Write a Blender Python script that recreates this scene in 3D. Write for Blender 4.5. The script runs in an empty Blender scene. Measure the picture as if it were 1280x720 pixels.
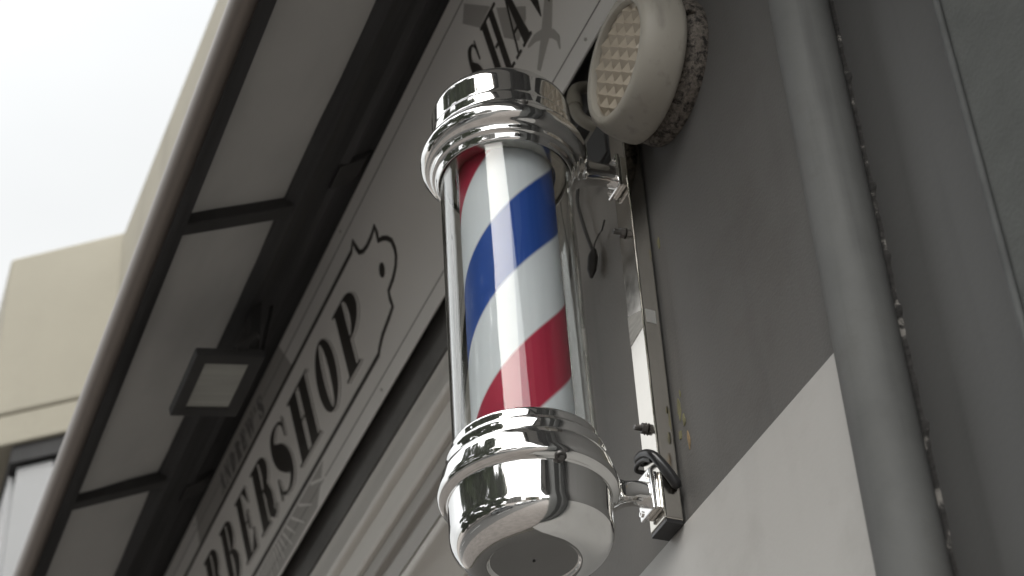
import bpy, bmesh, math, random
from mathutils import Vector, Matrix, noise
random.seed(7)
R = math.radians
sc = bpy.context.scene

# ------------------------------------------------------------------ camera
cam_d = bpy.data.cameras.new('camera'); cam = bpy.data.objects.new('camera', cam_d)
sc.collection.objects.link(cam); sc.camera = cam
rot = Matrix(((0.3695557, 0.5885517, 0.7190518), (0.9280417, -0.1950110, -0.3173472), (-0.0465522, 0.7845876, -0.6182679)))
cam.matrix_world = Matrix.Translation((0, 0, 1.6)) @ rot.to_4x4()
cam_d.sensor_width = 36; cam_d.lens = 66.489
cam_d.clip_start = 0.05; cam_d.clip_end = 3000
cam_d.dof.use_dof = True; cam_d.dof.focus_distance = 2.03; cam_d.dof.aperture_fstop = 8.0

# ------------------------------------------------------------------ sky, sun, exposure
SUN_EL, SUN_AZ = 42, 138          # azimuth measured clockwise from +Y
w = bpy.data.worlds.new('World'); sc.world = w; w.use_nodes = True
nt = w.node_tree; nt.nodes.clear()
def wn(t, **k):
    n = nt.nodes.new(t)
    for a, b in k.items(): setattr(n, a, b)
    return n
sky = wn('ShaderNodeTexSky', sky_type='NISHITA', sun_disc=False, sun_elevation=R(SUN_EL), sun_rotation=R(SUN_AZ))
sky.air_density = 1.0; sky.dust_density = 4.0
tc = wn('ShaderNodeTexCoord'); mp = wn('ShaderNodeMapping'); mp.inputs['Scale'].default_value = (1, 1, 2.2)
nz = wn('ShaderNodeTexNoise'); nz.inputs['Scale'].default_value = 1.7; nz.inputs['Detail'].default_value = 4
cr = wn('ShaderNodeValToRGB'); cr.color_ramp.elements[0].color = (4.35, 4.43, 4.45, 1); cr.color_ramp.elements[1].color = (4.9, 4.93, 4.88, 1)
cr.color_ramp.elements[0].position = .35; cr.color_ramp.elements[1].position = .6
mx = wn('ShaderNodeMix', data_type='RGBA'); mx.inputs[0].default_value = 0.96
bg = wn('ShaderNodeBackground'); bg.inputs['Strength'].default_value = 0.1
ow = wn('ShaderNodeOutputWorld')
L = nt.links.new
L(tc.outputs['Generated'], mp.inputs[0]); L(mp.outputs[0], nz.inputs['Vector']); L(nz.outputs['Fac'], cr.inputs[0])
L(sky.outputs[0], mx.inputs[6]); L(cr.outputs[0], mx.inputs[7]); # broad sky glow around the sun, added to brighten the facade
dt = wn('ShaderNodeVectorMath', operation='DOT_PRODUCT'); nrm_ = wn('ShaderNodeVectorMath', operation='NORMALIZE'); L(tc.outputs['Generated'], nrm_.inputs[0]); L(nrm_.outputs[0], dt.inputs[0])
a_ = R(SUN_AZ); dt.inputs[1].default_value = (math.sin(a_)*math.cos(R(SUN_EL)), math.cos(a_)*math.cos(R(SUN_EL)), math.sin(R(SUN_EL)))
m0 = wn('ShaderNodeMath', operation='MAXIMUM'); m0.inputs[1].default_value = 0; L(dt.outputs['Value'], m0.inputs[0])
m1 = wn('ShaderNodeMath', operation='POWER'); m1.inputs[1].default_value = 1.3; L(m0.outputs[0], m1.inputs[0])
m2 = wn('ShaderNodeMath', operation='MULTIPLY_ADD'); m2.inputs[1].default_value = 2.9; m2.inputs[2].default_value = 1.0; L(m1.outputs[0], m2.inputs[0])
sc_ = wn('ShaderNodeVectorMath', operation='SCALE'); L(mx.outputs[2], sc_.inputs[0]); L(m2.outputs[0], sc_.inputs['Scale'])
L(sc_.outputs[0], bg.inputs[0]); L(bg.outputs[0], ow.inputs[0])
sd = bpy.data.lights.new('sun', 'SUN'); sd.energy = 0.7; sd.angle = R(40); sd.color = (1, .96, .9)
so = bpy.data.objects.new('sun', sd); sc.collection.objects.link(so)
az = R(SUN_AZ); dvec = Vector((math.sin(az)*math.cos(R(SUN_EL)), math.cos(az)*math.cos(R(SUN_EL)), math.sin(R(SUN_EL))))
so.rotation_euler = dvec.to_track_quat('Z', 'Y').to_euler(); so.location = dvec*30
sc.view_settings.view_transform = 'Standard'; sc.view_settings.look = 'None'
sc.view_settings.exposure = 1.06; sc.view_settings.gamma = 1.0; sc.view_settings.use_curve_mapping = False
sc.cycles.max_bounces = 16; sc.cycles.transmission_bounces = 12; sc.cycles.glossy_bounces = 8
sc.cycles.caustics_refractive = True; sc.cycles.caustics_reflective = True
sc.cycles.use_denoising = True; sc.cycles.sample_clamp_indirect = 6

# ------------------------------------------------------------------ helpers
def link(o, parent=None):
    sc.collection.objects.link(o)
    if parent: o.parent = parent
    return o
def tag(o, label=None, cat=None, group=None, kind=None):
    if label: o['label'] = label
    if cat: o['category'] = cat
    if group: o['group'] = group
    if kind: o['kind'] = kind
    return o
def empty(name, loc, label, cat, group=None, rz=0):
    o = bpy.data.objects.new(name, None); o.empty_display_size = .05; link(o)
    o.location = loc; o.rotation_euler = (0, 0, rz)
    return tag(o, label, cat, group)
def obj(name, bm, mat, parent=None, loc=None, smooth=None, bevel=0, seg=2, world=True):
    """world=True: bm is in world coordinates and the parent is unrotated"""
    if parent is not None and world:
        bmesh.ops.translate(bm, verts=bm.verts, vec=-Vector(parent.get('org', parent.location)))
    bmesh.ops.recalc_face_normals(bm, faces=bm.faces)
    if smooth is not None:
        for f in bm.faces: f.smooth = True
        for e in bm.edges:
            if len(e.link_faces) == 2 and e.calc_face_angle(0) > R(smooth): e.smooth = False
    me = bpy.data.meshes.new(name); bm.to_mesh(me); bm.free()
    me.materials.append(mat)
    o = bpy.data.objects.new(name, me)
    if loc: o.location = loc
    link(o, parent)
    if bevel:
        m = o.modifiers.new('bevel', 'BEVEL'); m.width = bevel; m.segments = seg; m.limit_method = 'ANGLE'; m.angle_limit = R(40)
        m.harden_normals = False
    return o
def sub(parent, o):            # keep world coordinates for sub-parts below a part at zero offset
    o['org'] = parent.get('org', parent.location); return o
def box(bm, x0, x1, y0, y1, z0, z1):
    vs = [bm.verts.new(p) for p in ((x0,y0,z0),(x1,y0,z0),(x1,y1,z0),(x0,y1,z0),(x0,y0,z1),(x1,y0,z1),(x1,y1,z1),(x0,y1,z1))]
    for q in ((3,2,1,0),(4,5,6,7),(0,1,5,4),(1,2,6,5),(2,3,7,6),(3,0,4,7)): bm.faces.new([vs[i] for i in q])
    return vs
def bmnew(): return bmesh.new()
def boxbm(*a):
    bm = bmnew(); box(bm, *a); return bm
def lathe(bm, prof, seg=96, c=(0,0,0), axis='Z', close=False):
    """prof = [(r, h)]"""
    rings = []
    for r, h in prof:
        if r < 1e-6:
            rings.append([bm.verts.new(_ax(c, 0, 0, h, axis))]); continue
        rings.append([bm.verts.new(_ax(c, r*math.cos(2*math.pi*i/seg), r*math.sin(2*math.pi*i/seg), h, axis)) for i in range(seg)])
    pairs = list(zip(rings, rings[1:]))
    if close: pairs.append((rings[-1], rings[0]))
    for a, b in pairs:
        for i in range(seg):
            j = (i+1) % seg
            if len(a) == 1 and len(b) == 1: break
            if len(a) == 1: bm.faces.new((a[0], b[i], b[j]))
            elif len(b) == 1: bm.faces.new((a[i], a[j], b[0]))
            else: bm.faces.new((a[i], a[j], b[j], b[i]))
    return bm
def _ax(c, a, b, h, axis):
    if axis == 'Z': return (c[0]+a, c[1]+b, c[2]+h)
    if axis == 'Y': return (c[0]+a, c[1]+h, c[2]+b)
    return (c[0]+h, c[1]+a, c[2]+b)
def tube(bm, pts, r, seg=12, caps=True):
    pts = [Vector(p) for p in pts]; rs = r if isinstance(r, (list, tuple)) else [r]*len(pts)
    rings = []; up = Vector((0.13, 0.27, 0.95)).normalized()
    for i, p in enumerate(pts):
        t = (pts[min(i+1, len(pts)-1)] - pts[max(i-1, 0)]).normalized()
        n = (up - t*up.dot(t)).normalized() if abs(up.dot(t)) < .98 else t.orthogonal().normalized()
        if rings: n = (pn - t*pn.dot(t)).normalized()
        pn = n; b = t.cross(n)
        rings.append([bm.verts.new(p + (n*math.cos(2*math.pi*k/seg) + b*math.sin(2*math.pi*k/seg))*rs[i]) for k in range(seg)])
    for a, b_ in zip(rings, rings[1:]):
        for k in range(seg): bm.faces.new((a[k], a[(k+1) % seg], b_[(k+1) % seg], b_[k]))
    if caps: bm.faces.new(rings[0][::-1]); bm.faces.new(rings[-1])
    return bm
def smoothpath(pts, n=8):
    pts = [Vector(p) for p in pts]; out = []
    for i in range(len(pts)-1):
        p0 = pts[max(i-1,0)]; p1 = pts[i]; p2 = pts[i+1]; p3 = pts[min(i+2, len(pts)-1)]
        for k in range(n):
            t = k/n
            out.append(.5*((2*p1)+(p2-p0)*t+(2*p0-5*p1+4*p2-p3)*t*t+(3*p1-p0-3*p2+p3)*t**3))
    out.append(pts[-1]); return out
def extrude_yz(prof, x0, x1, closed=True, nx=1):
    bm = bmnew(); rings = []
    for k in range(nx+1):
        x = x0+(x1-x0)*k/nx
        rings.append([bm.verts.new((x, y, z)) for y, z in prof])
    n = len(prof)
    for a, b in zip(rings, rings[1:]):
        for i in range(n if closed else n-1): bm.faces.new((a[i], a[(i+1) % n], b[(i+1) % n], b[i]))
    if closed:
        bm.faces.new(rings[0]); bm.faces.new(rings[-1][::-1])
    return bm
def prism_xy(poly, z0, z1):
    bm = bmnew()
    a = [bm.verts.new((x, y, z0)) for x, y in poly]; b = [bm.verts.new((x, y, z1)) for x, y in poly]
    n = len(poly)
    for i in range(n): bm.faces.new((a[i], a[(i+1) % n], b[(i+1) % n], b[i]))
    bm.faces.new(a[::-1]); bm.faces.new(b); return bm

# ------------------------------------------------------------------ materials
def mat(name, col, rough=.5, metal=0, noise_s=0, noise_amt=.15, bump=0, bump_s=80, rough_var=0, spec=.5, dirt=None, dirt_s=3, dirt_lo=.55, dirt_hi=.75, stretch=(1,1,1), coat=0):
    m = bpy.data.materials.new(name); m.use_nodes = True; t = m.node_tree; b = t.nodes['Principled BSDF']
    b.inputs['Base Color'].default_value = (*col, 1); b.inputs['Roughness'].default_value = rough
    b.inputs['Metallic'].default_value = metal; b.inputs['Specular IOR Level'].default_value = spec
    b.inputs['Coat Weight'].default_value = coat
    N = t.nodes.new; K = t.links.new
    tcn = N('ShaderNodeTexCoord'); mpn = N('ShaderNodeMapping'); mpn.inputs['Scale'].default_value = stretch
    K(tcn.outputs['Object'], mpn.inputs[0]); co = mpn.outputs[0]
    last = None
    if noise_s:
        n1 = N('ShaderNodeTexNoise'); n1.inputs['Scale'].default_value = noise_s; n1.inputs['Detail'].default_value = 8; n1.inputs['Roughness'].default_value = .62
        K(co, n1.inputs['Vector'])
        r1 = N('ShaderNodeMapRange'); r1.inputs['From Min'].default_value = .3; r1.inputs['From Max'].default_value = .7
        r1.inputs['To Min'].default_value = 1-noise_amt; r1.inputs['To Max'].default_value = 1+noise_amt
        K(n1.outputs['Fac'], r1.inputs['Value'])
        v = N('ShaderNodeVectorMath'); v.operation = 'SCALE'; v.inputs[0].default_value = col; K(r1.outputs[0], v.inputs['Scale'])
        last = v.outputs[0]; K(last, b.inputs['Base Color'])
        if rough_var:
            r2 = N('ShaderNodeMapRange'); r2.inputs['From Min'].default_value = .3; r2.inputs['From Max'].default_value = .7
            r2.inputs['To Min'].default_value = max(0.01, rough-rough_var); r2.inputs['To Max'].default_value = rough+rough_var
            K(n1.outputs['Fac'], r2.inputs['Value']); K(r2.outputs[0], b.inputs['Roughness'])
    if dirt:
        n3 = N('ShaderNodeTexNoise'); n3.inputs['Scale'].default_value = dirt_s; n3.inputs['Detail'].default_value = 10; n3.inputs['Roughness'].default_value = .7
        K(co, n3.inputs['Vector'])
        r3 = N('ShaderNodeMapRange'); r3.inputs['From Min'].default_value = dirt_lo; r3.inputs['From Max'].default_value = dirt_hi
        K(n3.outputs['Fac'], r3.inputs['Value'])
        mxn = N('ShaderNodeMix'); mxn.data_type = 'RGBA'; mxn.inputs[6].default_value = (*col, 1); mxn.inputs[7].default_value = (*dirt, 1)
        if last: K(last, mxn.inputs[6])
        K(r3.outputs[0], mxn.inputs[0]); K(mxn.outputs[2], b.inputs['Base Color'])
    if bump:
        n2 = N('ShaderNodeTexNoise'); n2.inputs['Scale'].default_value = bump_s; n2.inputs['Detail'].default_value = 6
        K(co, n2.inputs['Vector'])
        bp = N('ShaderNodeBump'); bp.inputs['Strength'].default_value = bump; bp.inputs['Distance'].default_value = .002
        K(n2.outputs['Fac'], bp.inputs['Height']); K(bp.outputs[0], b.inputs['Normal'])
    return m
M = {}
M['chrome'] = mat('chrome', (.78,.78,.77), .06, .96, noise_s=14, noise_amt=.03, rough_var=.03, bump=.012, bump_s=18)
M['steel'] = mat('polished_steel', (.60,.575,.53), .13, 1, noise_s=30, noise_amt=.06, rough_var=.05, bump=.04, bump_s=15)
M['wall'] = mat('grey_render', (.118,.1155,.111), .62, noise_s=2.2, noise_amt=.10, bump=.25, bump_s=260, dirt=(.09,.085,.078), dirt_s=5, dirt_lo=.5, dirt_hi=.8)
M['wall_warm'] = mat('lightened_warm_grey', (.185,.172,.154), .55, noise_s=2.6, noise_amt=.09, bump=.2, bump_s=240, dirt=(.13,.118,.105), dirt_s=9, dirt_lo=.58, dirt_hi=.8)
M['wall_smooth'] = mat('grey_gloss_paint', (.072,.072,.071), .55, noise_s=2, noise_amt=.08, bump=.1, bump_s=120)
M['wall_rough'] = mat('coarse_render', (.060,.064,.061), .75, noise_s=18, noise_amt=.16, bump=.35, bump_s=330)
M['pale'] = mat('pale_panel', (.47,.463,.448), .55, noise_s=3, noise_amt=.04, dirt=(.345,.337,.32), dirt_s=3.5, dirt_lo=.50, dirt_hi=.85, bump=.08, bump_s=200)
M['pipe'] = mat('painted_pipe', (.094,.096,.094), .75, noise_s=7, noise_amt=.20, dirt=(.065,.063,.058), dirt_s=14, dirt_lo=.54, dirt_hi=.85, bump=.15, bump_s=60)
M['caulk'] = mat('cracked_filler', (.022,.021,.02), .9, noise_s=60, noise_amt=.6, bump=1, bump_s=90, dirt=(.20,.19,.175), dirt_s=30, dirt_lo=.55, dirt_hi=.61)
M['sign'] = mat('sign_panel', (.80,.79,.765), .34, noise_s=2, noise_amt=.03, rough_var=.06, dirt=(.62,.61,.58), dirt_s=14, dirt_lo=.66, dirt_hi=.8)
M['sign_ink'] = mat('black_vinyl', (.045,.042,.038), .35)
M['sign_grey'] = mat('grey_vinyl', (.42,.41,.39), .4)
M['sign_thin'] = mat('thin_grey_vinyl', (.16,.155,.15), .4)
M['beige_plastic'] = mat('aged_beige_plastic', (.38,.36,.315), .5, noise_s=6, noise_amt=.06, bump=.06, bump_s=120, dirt=(.20,.17,.135), dirt_s=16, dirt_lo=.64, dirt_hi=.74)
M['conduit'] = mat('aged_conduit', (.22,.205,.17), .55, noise_s=20, noise_amt=.15)
M['lens'] = mat('yellowed_lens', (.40,.35,.28), .35, noise_s=40, noise_amt=.08, dirt=(.25,.2,.15), dirt_s=25, dirt_lo=.62, dirt_hi=.72)
M['gasket'] = mat('weathered_base', (.17,.15,.13), .85, noise_s=170, noise_amt=.5, dirt=(.02,.018,.016), dirt_s=130, dirt_lo=.46, dirt_hi=.60, bump=.8, bump_s=140)
M['dark'] = mat('dark_metal', (.036,.0355,.036), .7, noise_s=8, noise_amt=.25, bump=.1, bump_s=60)
M['housing'] = mat('dark_grey_housing', (.058,.058,.060), .8, noise_s=16, noise_amt=.55, stretch=(.06,1,1), dirt=(.065,.063,.06), dirt_s=11, dirt_lo=.6, dirt_hi=.75, spec=.15)
M['fabric'] = mat('awning_canvas', (.41,.405,.395), .9, noise_s=3, noise_amt=.07, bump=.35, bump_s=900, spec=.1)
M['rail'] = mat('anodised_rail', (.21,.185,.165), .36, .5, noise_s=6, noise_amt=.08, stretch=(.2,1,1))
M['beige_wall'] = mat('beige_render', (.37,.345,.28), .85, noise_s=1.1, noise_amt=.07, dirt=(.31,.287,.23), dirt_s=1.6, dirt_lo=.5, dirt_hi=.8, bump=.3, bump_s=40)
M['white'] = mat('white_panel', (.41,.415,.42), .5, noise_s=2, noise_amt=.04)
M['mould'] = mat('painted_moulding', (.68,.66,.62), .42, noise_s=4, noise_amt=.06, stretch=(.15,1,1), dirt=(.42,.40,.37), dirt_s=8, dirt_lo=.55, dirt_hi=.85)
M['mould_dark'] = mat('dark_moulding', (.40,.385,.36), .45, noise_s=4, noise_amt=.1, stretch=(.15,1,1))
M['black'] = mat('black_rubber', (.02,.02,.021), .28)
M['sticker'] = mat('pale_sticker', (.30,.30,.29), .5)
M['sticker2'] = mat('printed_sticker', (.36,.35,.32), .5, noise_s=160, noise_amt=.35, stretch=(.25,1,3))
M['cable'] = mat('grey_cable', (.05,.048,.045), .55)
M['bolt'] = mat('dull_zinc', (.16,.155,.15), .42, .8, noise_s=90, noise_amt=.4)
M['stain_y'] = mat('yellow_stain', (.19,.18,.10), .8, noise_s=60, noise_amt=.3)
M['stain_o'] = mat('ochre_stain', (.25,.18,.10), .8, noise_s=60, noise_amt=.3)
M['lampglass'] = mat('lamp_diffuser', (.34,.345,.32), .25, noise_s=3, noise_amt=.15, stretch=(14,1,1))
M['cream'] = mat('cream_trim', (.60,.56,.45), .5, noise_s=5, noise_amt=.06)
M['curtain'] = mat('shutter_grey', (.075,.073,.07), .5, noise_s=4, noise_amt=.12)
M['asphalt'] = mat('asphalt', (.12,.115,.11), .9, noise_s=40, noise_amt=.25, bump=.5, bump_s=90)
M['paving'] = mat('paving', (.22,.197,.18), .85, noise_s=3, noise_amt=.2, bump=.3, bump_s=50)
M['soil'] = mat('ground', (.12,.11,.09), .95, noise_s=.5, noise_amt=.3)
M['paint'] = mat('road_paint', (.7,.7,.68), .7, noise_s=20, noise_amt=.1)
M['bark'] = mat('bark', (.07,.055,.04), .9, noise_s=20, noise_amt=.3, bump=.8, bump_s=30)
M['leaf'] = mat('leaf', (.075,.10,.05), .7, noise_s=1.3, noise_amt=.5, spec=.3)
M['tyre'] = mat('tyre', (.02,.02,.02), .8)
M['carglass'] = mat('car_glass', (.02,.025,.03), .05, spec=.8)

t_ = M['fabric'].node_tree; b_ = t_.nodes['Principled BSDF']; tr_ = t_.nodes.new('ShaderNodeBsdfTranslucent'); tr_.inputs[0].default_value = (.55,.54,.52,1)
mx_ = t_.nodes.new('ShaderNodeMixShader'); mx_.inputs[0].default_value = .22
t_.links.new(b_.outputs[0], mx_.inputs[1]); t_.links.new(tr_.outputs[0], mx_.inputs[2]); t_.links.new(mx_.outputs[0], t_.nodes['Material Output'].inputs[0])
# acrylic tube
def glass_mat():
    m = bpy.data.materials.new('clear_acrylic'); m.use_nodes = True; t = m.node_tree; t.nodes.clear()
    g = t.nodes.new('ShaderNodeBsdfGlass'); g.inputs['IOR'].default_value = 1.40; g.inputs['Roughness'].default_value = 0.0
    g.inputs['Color'].default_value = (.985,.99,.985,1)
    o = t.nodes.new('ShaderNodeOutputMaterial'); t.links.new(g.outputs[0], o.inputs[0]); return m
M['acrylic'] = glass_mat()
def drips(m, amt, sc_=(26,26,1.3), lo=.56, hi=.74):
    t = m.node_tree; b = t.nodes['Principled BSDF']; N = t.nodes.new; K = t.links.new
    c = N('ShaderNodeTexCoord'); p_ = N('ShaderNodeMapping'); p_.inputs['Scale'].default_value = sc_; K(c.outputs['Object'], p_.inputs[0])
    n = N('ShaderNodeTexNoise'); n.inputs['Scale'].default_value = 1.0; n.inputs['Detail'].default_value = 5; K(p_.outputs[0], n.inputs['Vector'])
    r_ = N('ShaderNodeMapRange'); r_.inputs['From Min'].default_value = lo; r_.inputs['From Max'].default_value = hi; r_.inputs['To Min'].default_value = 1; r_.inputs['To Max'].default_value = 1-amt
    K(n.outputs['Fac'], r_.inputs['Value']); v = N('ShaderNodeVectorMath'); v.operation = 'SCALE'
    K(b.inputs['Base Color'].links[0].from_socket, v.inputs[0]); K(r_.outputs[0], v.inputs['Scale']); K(v.outputs[0], b.inputs['Base Color'])
drips(M['wall'], .14); drips(M['wall_warm'], .14); drips(M['pale'], .05, (14,14,2.0)); drips(M['beige_wall'], .14, (5,5,.5)); drips(M['pipe'], .30, (40,40,2.0)); drips(M['wall_smooth'], .2)
drips(M['beige_plastic'], .22, (60,60,9), .55, .72); drips(M['fabric'], .16, (3,9,9), .5, .7)
# stripes: helix in the drum's own coordinates
def stripe_mat(pitch, phase):
    m = bpy.data.materials.new('helical_stripes'); m.use_nodes = True; t = m.node_tree; b = t.nodes['Principled BSDF']
    N = t.nodes.new; K = t.links.new
    tcn = N('ShaderNodeTexCoord'); sp = N('ShaderNodeSeparateXYZ'); K(tcn.outputs['Object'], sp.inputs[0])
    at = N('ShaderNodeMath'); at.operation = 'ARCTAN2'; K(sp.outputs[1], at.inputs[0]); K(sp.outputs[0], at.inputs[1])
    dv = N('ShaderNodeMath'); dv.operation = 'DIVIDE'; K(at.outputs[0], dv.inputs[0]); dv.inputs[1].default_value = 2*math.pi
    dz = N('ShaderNodeMath'); dz.operation = 'DIVIDE'; K(sp.outputs[2], dz.inputs[0]); dz.inputs[1].default_value = pitch
    sb = N('ShaderNodeMath'); sb.operation = 'SUBTRACT'; K(dz.outputs[0], sb.inputs[0]); K(dv.outputs[0], sb.inputs[1])
    ad = N('ShaderNodeMath'); ad.operation = 'ADD'; K(sb.outputs[0], ad.inputs[0]); ad.inputs[1].default_value = phase
    fr = N('ShaderNodeMath'); fr.operation = 'FRACT'; K(ad.outputs[0], fr.inputs[0])
    rp = N('ShaderNodeValToRGB'); e = rp.color_ramp.elements
    W = (.80,.85,.89,1); B = (.025,.085,.36,1); Rd = (.46,.035,.075,1); s = .006
    e[0].position = 0; e[0].color = W; e[1].position = 1; e[1].color = W
    for p, c in ((.25-s,W),(.25+s,B),(.5-s,B),(.5+s,W),(.75-s,W),(.75+s,Rd),(1-2*s,Rd)):
        x = e.new(p); x.color = c
    K(fr.outputs[0], rp.inputs[0]); K(rp.outputs[0], b.inputs['Base Color'])
    b.inputs['Roughness'].default_value = .5; b.inputs['Specular IOR Level'].default_value = .2
    return m
M['stripes'] = stripe_mat(.405, .152)

# ------------------------------------------------------------------ setting: ground and street
tag(obj('ground', boxbm(-400, 400, -400, 400, -.5, -.12), M['soil']), kind='structure')
tag(obj('road', boxbm(-200, 200, -6.4, -1.9, -.2, -.10), M['asphalt']), kind='structure')
bm = bmnew(); box(bm, -200, 200, -1.9, .84, -.2, 0.03)
tag(obj('pavement', bm, M['paving']), kind='structure')
tag(obj('far_pavement', boxbm(-200, 200, -30, -6.4, -.2, 0.0), M['paving']), kind='structure')
bm = bmnew()
for k in range(-20, 20): box(bm, k*5, k*5+2.2, -4.2, -4.08, -.1, -.096)
tag(obj('road_markings', bm, M['paint']), kind='structure')

# ------------------------------------------------------------------ the shopfront building
YW = .865
bld = empty('shopfront_building', (0, YW, 0), 'grey painted shopfront wall with pale lower panel and stepped mouldings under the sign', 'building')
obj('pilaster_wall', boxbm(-1.778, -.90, YW, 1.25, 0, 3.335), M['wall'], bld)
obj('upper_wall', boxbm(-14, 6, YW+.012, 1.6, 3.40, 5.2), M['wall_smooth'], bld)
obj('recess_wall', boxbm(-14, -1.78, 1.15, 1.5, 0, 3.40), M['curtain'], bld)
obj('lightened_strip', boxbm(-1.7785, -1.550, YW-.0008, YW+.02, 0, 3.334), M['wall_warm'], bld)  # warmer wall strip, colour lightened to offset the pole's shade
obj('lintel', boxbm(-1.778, 6, 1.0, 1.25, 3.335, 3.40), M['dark'], bld)
obj('pale_panel', boxbm(-1.7800, -1.135, YW-.004, YW+.02, .2, 2.643), M['pale'], bld, bevel=.001)
obj('side_wall', boxbm(-1.118, -.90, YW-.0012, 1.2, 0.0, 3.334), M['wall_smooth'], bld)
# projecting coarse pilaster with a rounded far arris
prof = []
for k in range(7):
    a = R(180 + 15*k); prof.append((-.885+.012+.012*math.cos(a), .80+.012+.012*math.sin(a)))
prof += [(6, .80), (6, 1.3), (-.885, 1.3)]
obj('projecting_pilaster', prism_xy(prof, 0, 5.2), M['wall_rough'], bld, smooth=40)
bm = bmnew(); tube(bm, [(-.8838, .8012, z/4) for z in range(0, 21)], .0036, 10)  # lighter strip painting in the highlight along the arris
obj('arris_highlight', bm, mat('highlight_paint', (.062,.066,.066), .85, noise_s=14, noise_amt=.3), bld, smooth=60)
obj('door_post', boxbm(-1.86, -1.7805, .92, 1.0, 0, 2.96), M['cream'], bld, bevel=.003)

# cornice: shadow gap, ovolo, fillets, broad flat band, cyma and a last bead
def arc(cy, cz, r, a0, a1, n=8): return [(cy+r*math.cos(R(a0+(a1-a0)*k/n)), cz+r*math.sin(R(a0+(a1-a0)*k/n))) for k in range(n+1)]
p1 = [(1.1, 3.40), (.905, 3.40), (.884, 3.372), (.876, 3.366)] + arc(.876, 3.350, .014, 95, 200, 8) + [(.8632, 3.338), (.862, 3.325), (.858, 3.305)] + arc(.864, 3.279, .011, 150, 260, 8) + [(.870, 3.2655), (1.1, 3.2655)]
obj('upper_moulding', extrude_yz(p1, -14, -1.781), M['mould'], bld, smooth=35)
obj('shadow_board', boxbm(-14, -1.781, .8675, .8755, 3.374, 3.505), mat('shadow_board_grey', (.16,.157,.152), .6, noise_s=5, noise_amt=.3), bld)  # added grey board giving the shaded gap under the sign its tone
obj('flat_band', extrude_yz([(1.1,3.265),(.8665,3.265),(.8655,3.214),(.869,3.210),(1.1,3.210)], -14, -1.781), M['mould'], bld, bevel=.001)
p3 = [(1.1,3.2095),(.8765,3.2095),(.8765,3.180)] + arc(.8765, 3.1745, .0055, 90, 270, 8) + [(.884,3.168),(.888,3.130),(1.1,3.130)]
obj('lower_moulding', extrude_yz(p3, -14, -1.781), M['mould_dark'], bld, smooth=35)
p4 = [(1.1,3.1295),(.900,3.1295)] + arc(.900, 3.115, .0145, 90, 260, 8) + [(.915,3.085),(.94,3.055),(1.1,3.055)]
obj('bead_moulding', extrude_yz(p4, -14, -1.781), M['mould'], bld, smooth=35)
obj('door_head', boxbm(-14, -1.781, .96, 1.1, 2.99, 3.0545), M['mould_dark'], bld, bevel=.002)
obj('shutter_curtain', boxbm(-14, -1.87, 1.02, 1.12, .3, 2.985), M['curtain'], bld)
# paint and dirt marks on the wall beside the bar, thin irregular flakes
def flake(name, cx, cz, pts, m):
    bm = bmnew(); f = [bm.verts.new((cx+x, YW-.0012, cz+z)) for x, z in pts]; b = [bm.verts.new((cx+x, YW+.001, cz+z)) for x, z in pts]
    n = len(pts); bm.faces.new(f)
    for i in range(n): bm.faces.new((f[i], f[(i+1) % n], b[(i+1) % n], b[i]))
    return obj(name, bm, m, bld)
def blob(w_, h_, n=11, tiltx=0):
    return [((w_*math.cos(2*math.pi*k/n)*random.uniform(.5,1.15)+tiltx*h_*math.sin(2*math.pi*k/n)), h_*math.sin(2*math.pi*k/n)*random.uniform(.6,1.1)) for k in range(n)]
for cx, cz, w_, h_, m in ((-1.520,2.785,.0045,.016,'stain_y'),(-1.512,2.764,.003,.009,'stain_y'),(-1.524,2.752,.004,.007,'stain_y'),(-1.507,2.734,.0028,.012,'stain_o'),
                          (-1.520,3.022,.003,.010,'stain_y'),(-1.514,2.80,.0015,.006,'stain_y')):
    flake('paint_mark', cx, cz, blob(w_, h_), M[m])

# ------------------------------------------------------------------ neighbouring upper floor, beige parapet with a canted bay
nb = empty('beige_upper_floor', (-5.5, .9, 5.3), 'beige rendered parapet with a canted bay and white panels beneath, against the white sky', 'building')
bay = [(-.8, .88), (-4.24, .88), (-5.49, .857), (-5.78, .493), (-6.12, .503), (-14, .52), (-14, 1.5), (-.8, 1.5)]
obj('parapet', prism_xy(bay, 5.47, 6.2), M['beige_wall'], nb, bevel=.012)
ins = [(-.8, .90), (-4.24, .90), (-5.478, .880), (-5.768, .518), (-6.11, .528), (-14, .54), (-14, 1.5), (-.8, 1.5)]
obj('ledge', prism_xy(ins, 5.34, 5.469), M['beige_wall'], nb, bevel=.008)
ins2 = [(-.8, .97), (-4.24, .97), (-5.44, .95), (-5.735, .585), (-6.08, .60), (-14, .62), (-14, 1.5), (-.8, 1.5)]
obj('shadow_joint', prism_xy(ins2, 5.27, 5.339), M['dark'], nb)
# white vertical panels set below the parapet, following the canted plan
def panels(a, b, n, z0, z1):
    a = Vector((*a, 0)); b = Vector((*b, 0)); d = (b-a)/n; nrm = Vector((d.y, -d.x, 0)).normalized()
    if nrm.y > 0: nrm = -nrm
    for k in range(n):
        p = a+d*(k+.04); q = a+d*(k+.96); th = nrm*.03
        obj('white_panel', prism_xy([tuple((p+th)[:2]), tuple((q+th)[:2]), tuple((q-th*2)[:2]), tuple((p-th*2)[:2])], z0, z1), M['white'], nb, bevel=.006)
panels((-5.47, .985), (-5.77, .625), 3, 3.9, 5.262)
panels((-5.79, .625), (-7.8, .66), 8, 3.9, 5.262)
obj('panel_backing', prism_xy([(-5.45, 1.05), (-5.75, .70), (-14, .74), (-14, 1.5), (-5.45, 1.5)], 3.9, 5.264), M['dark'], nb)

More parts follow.
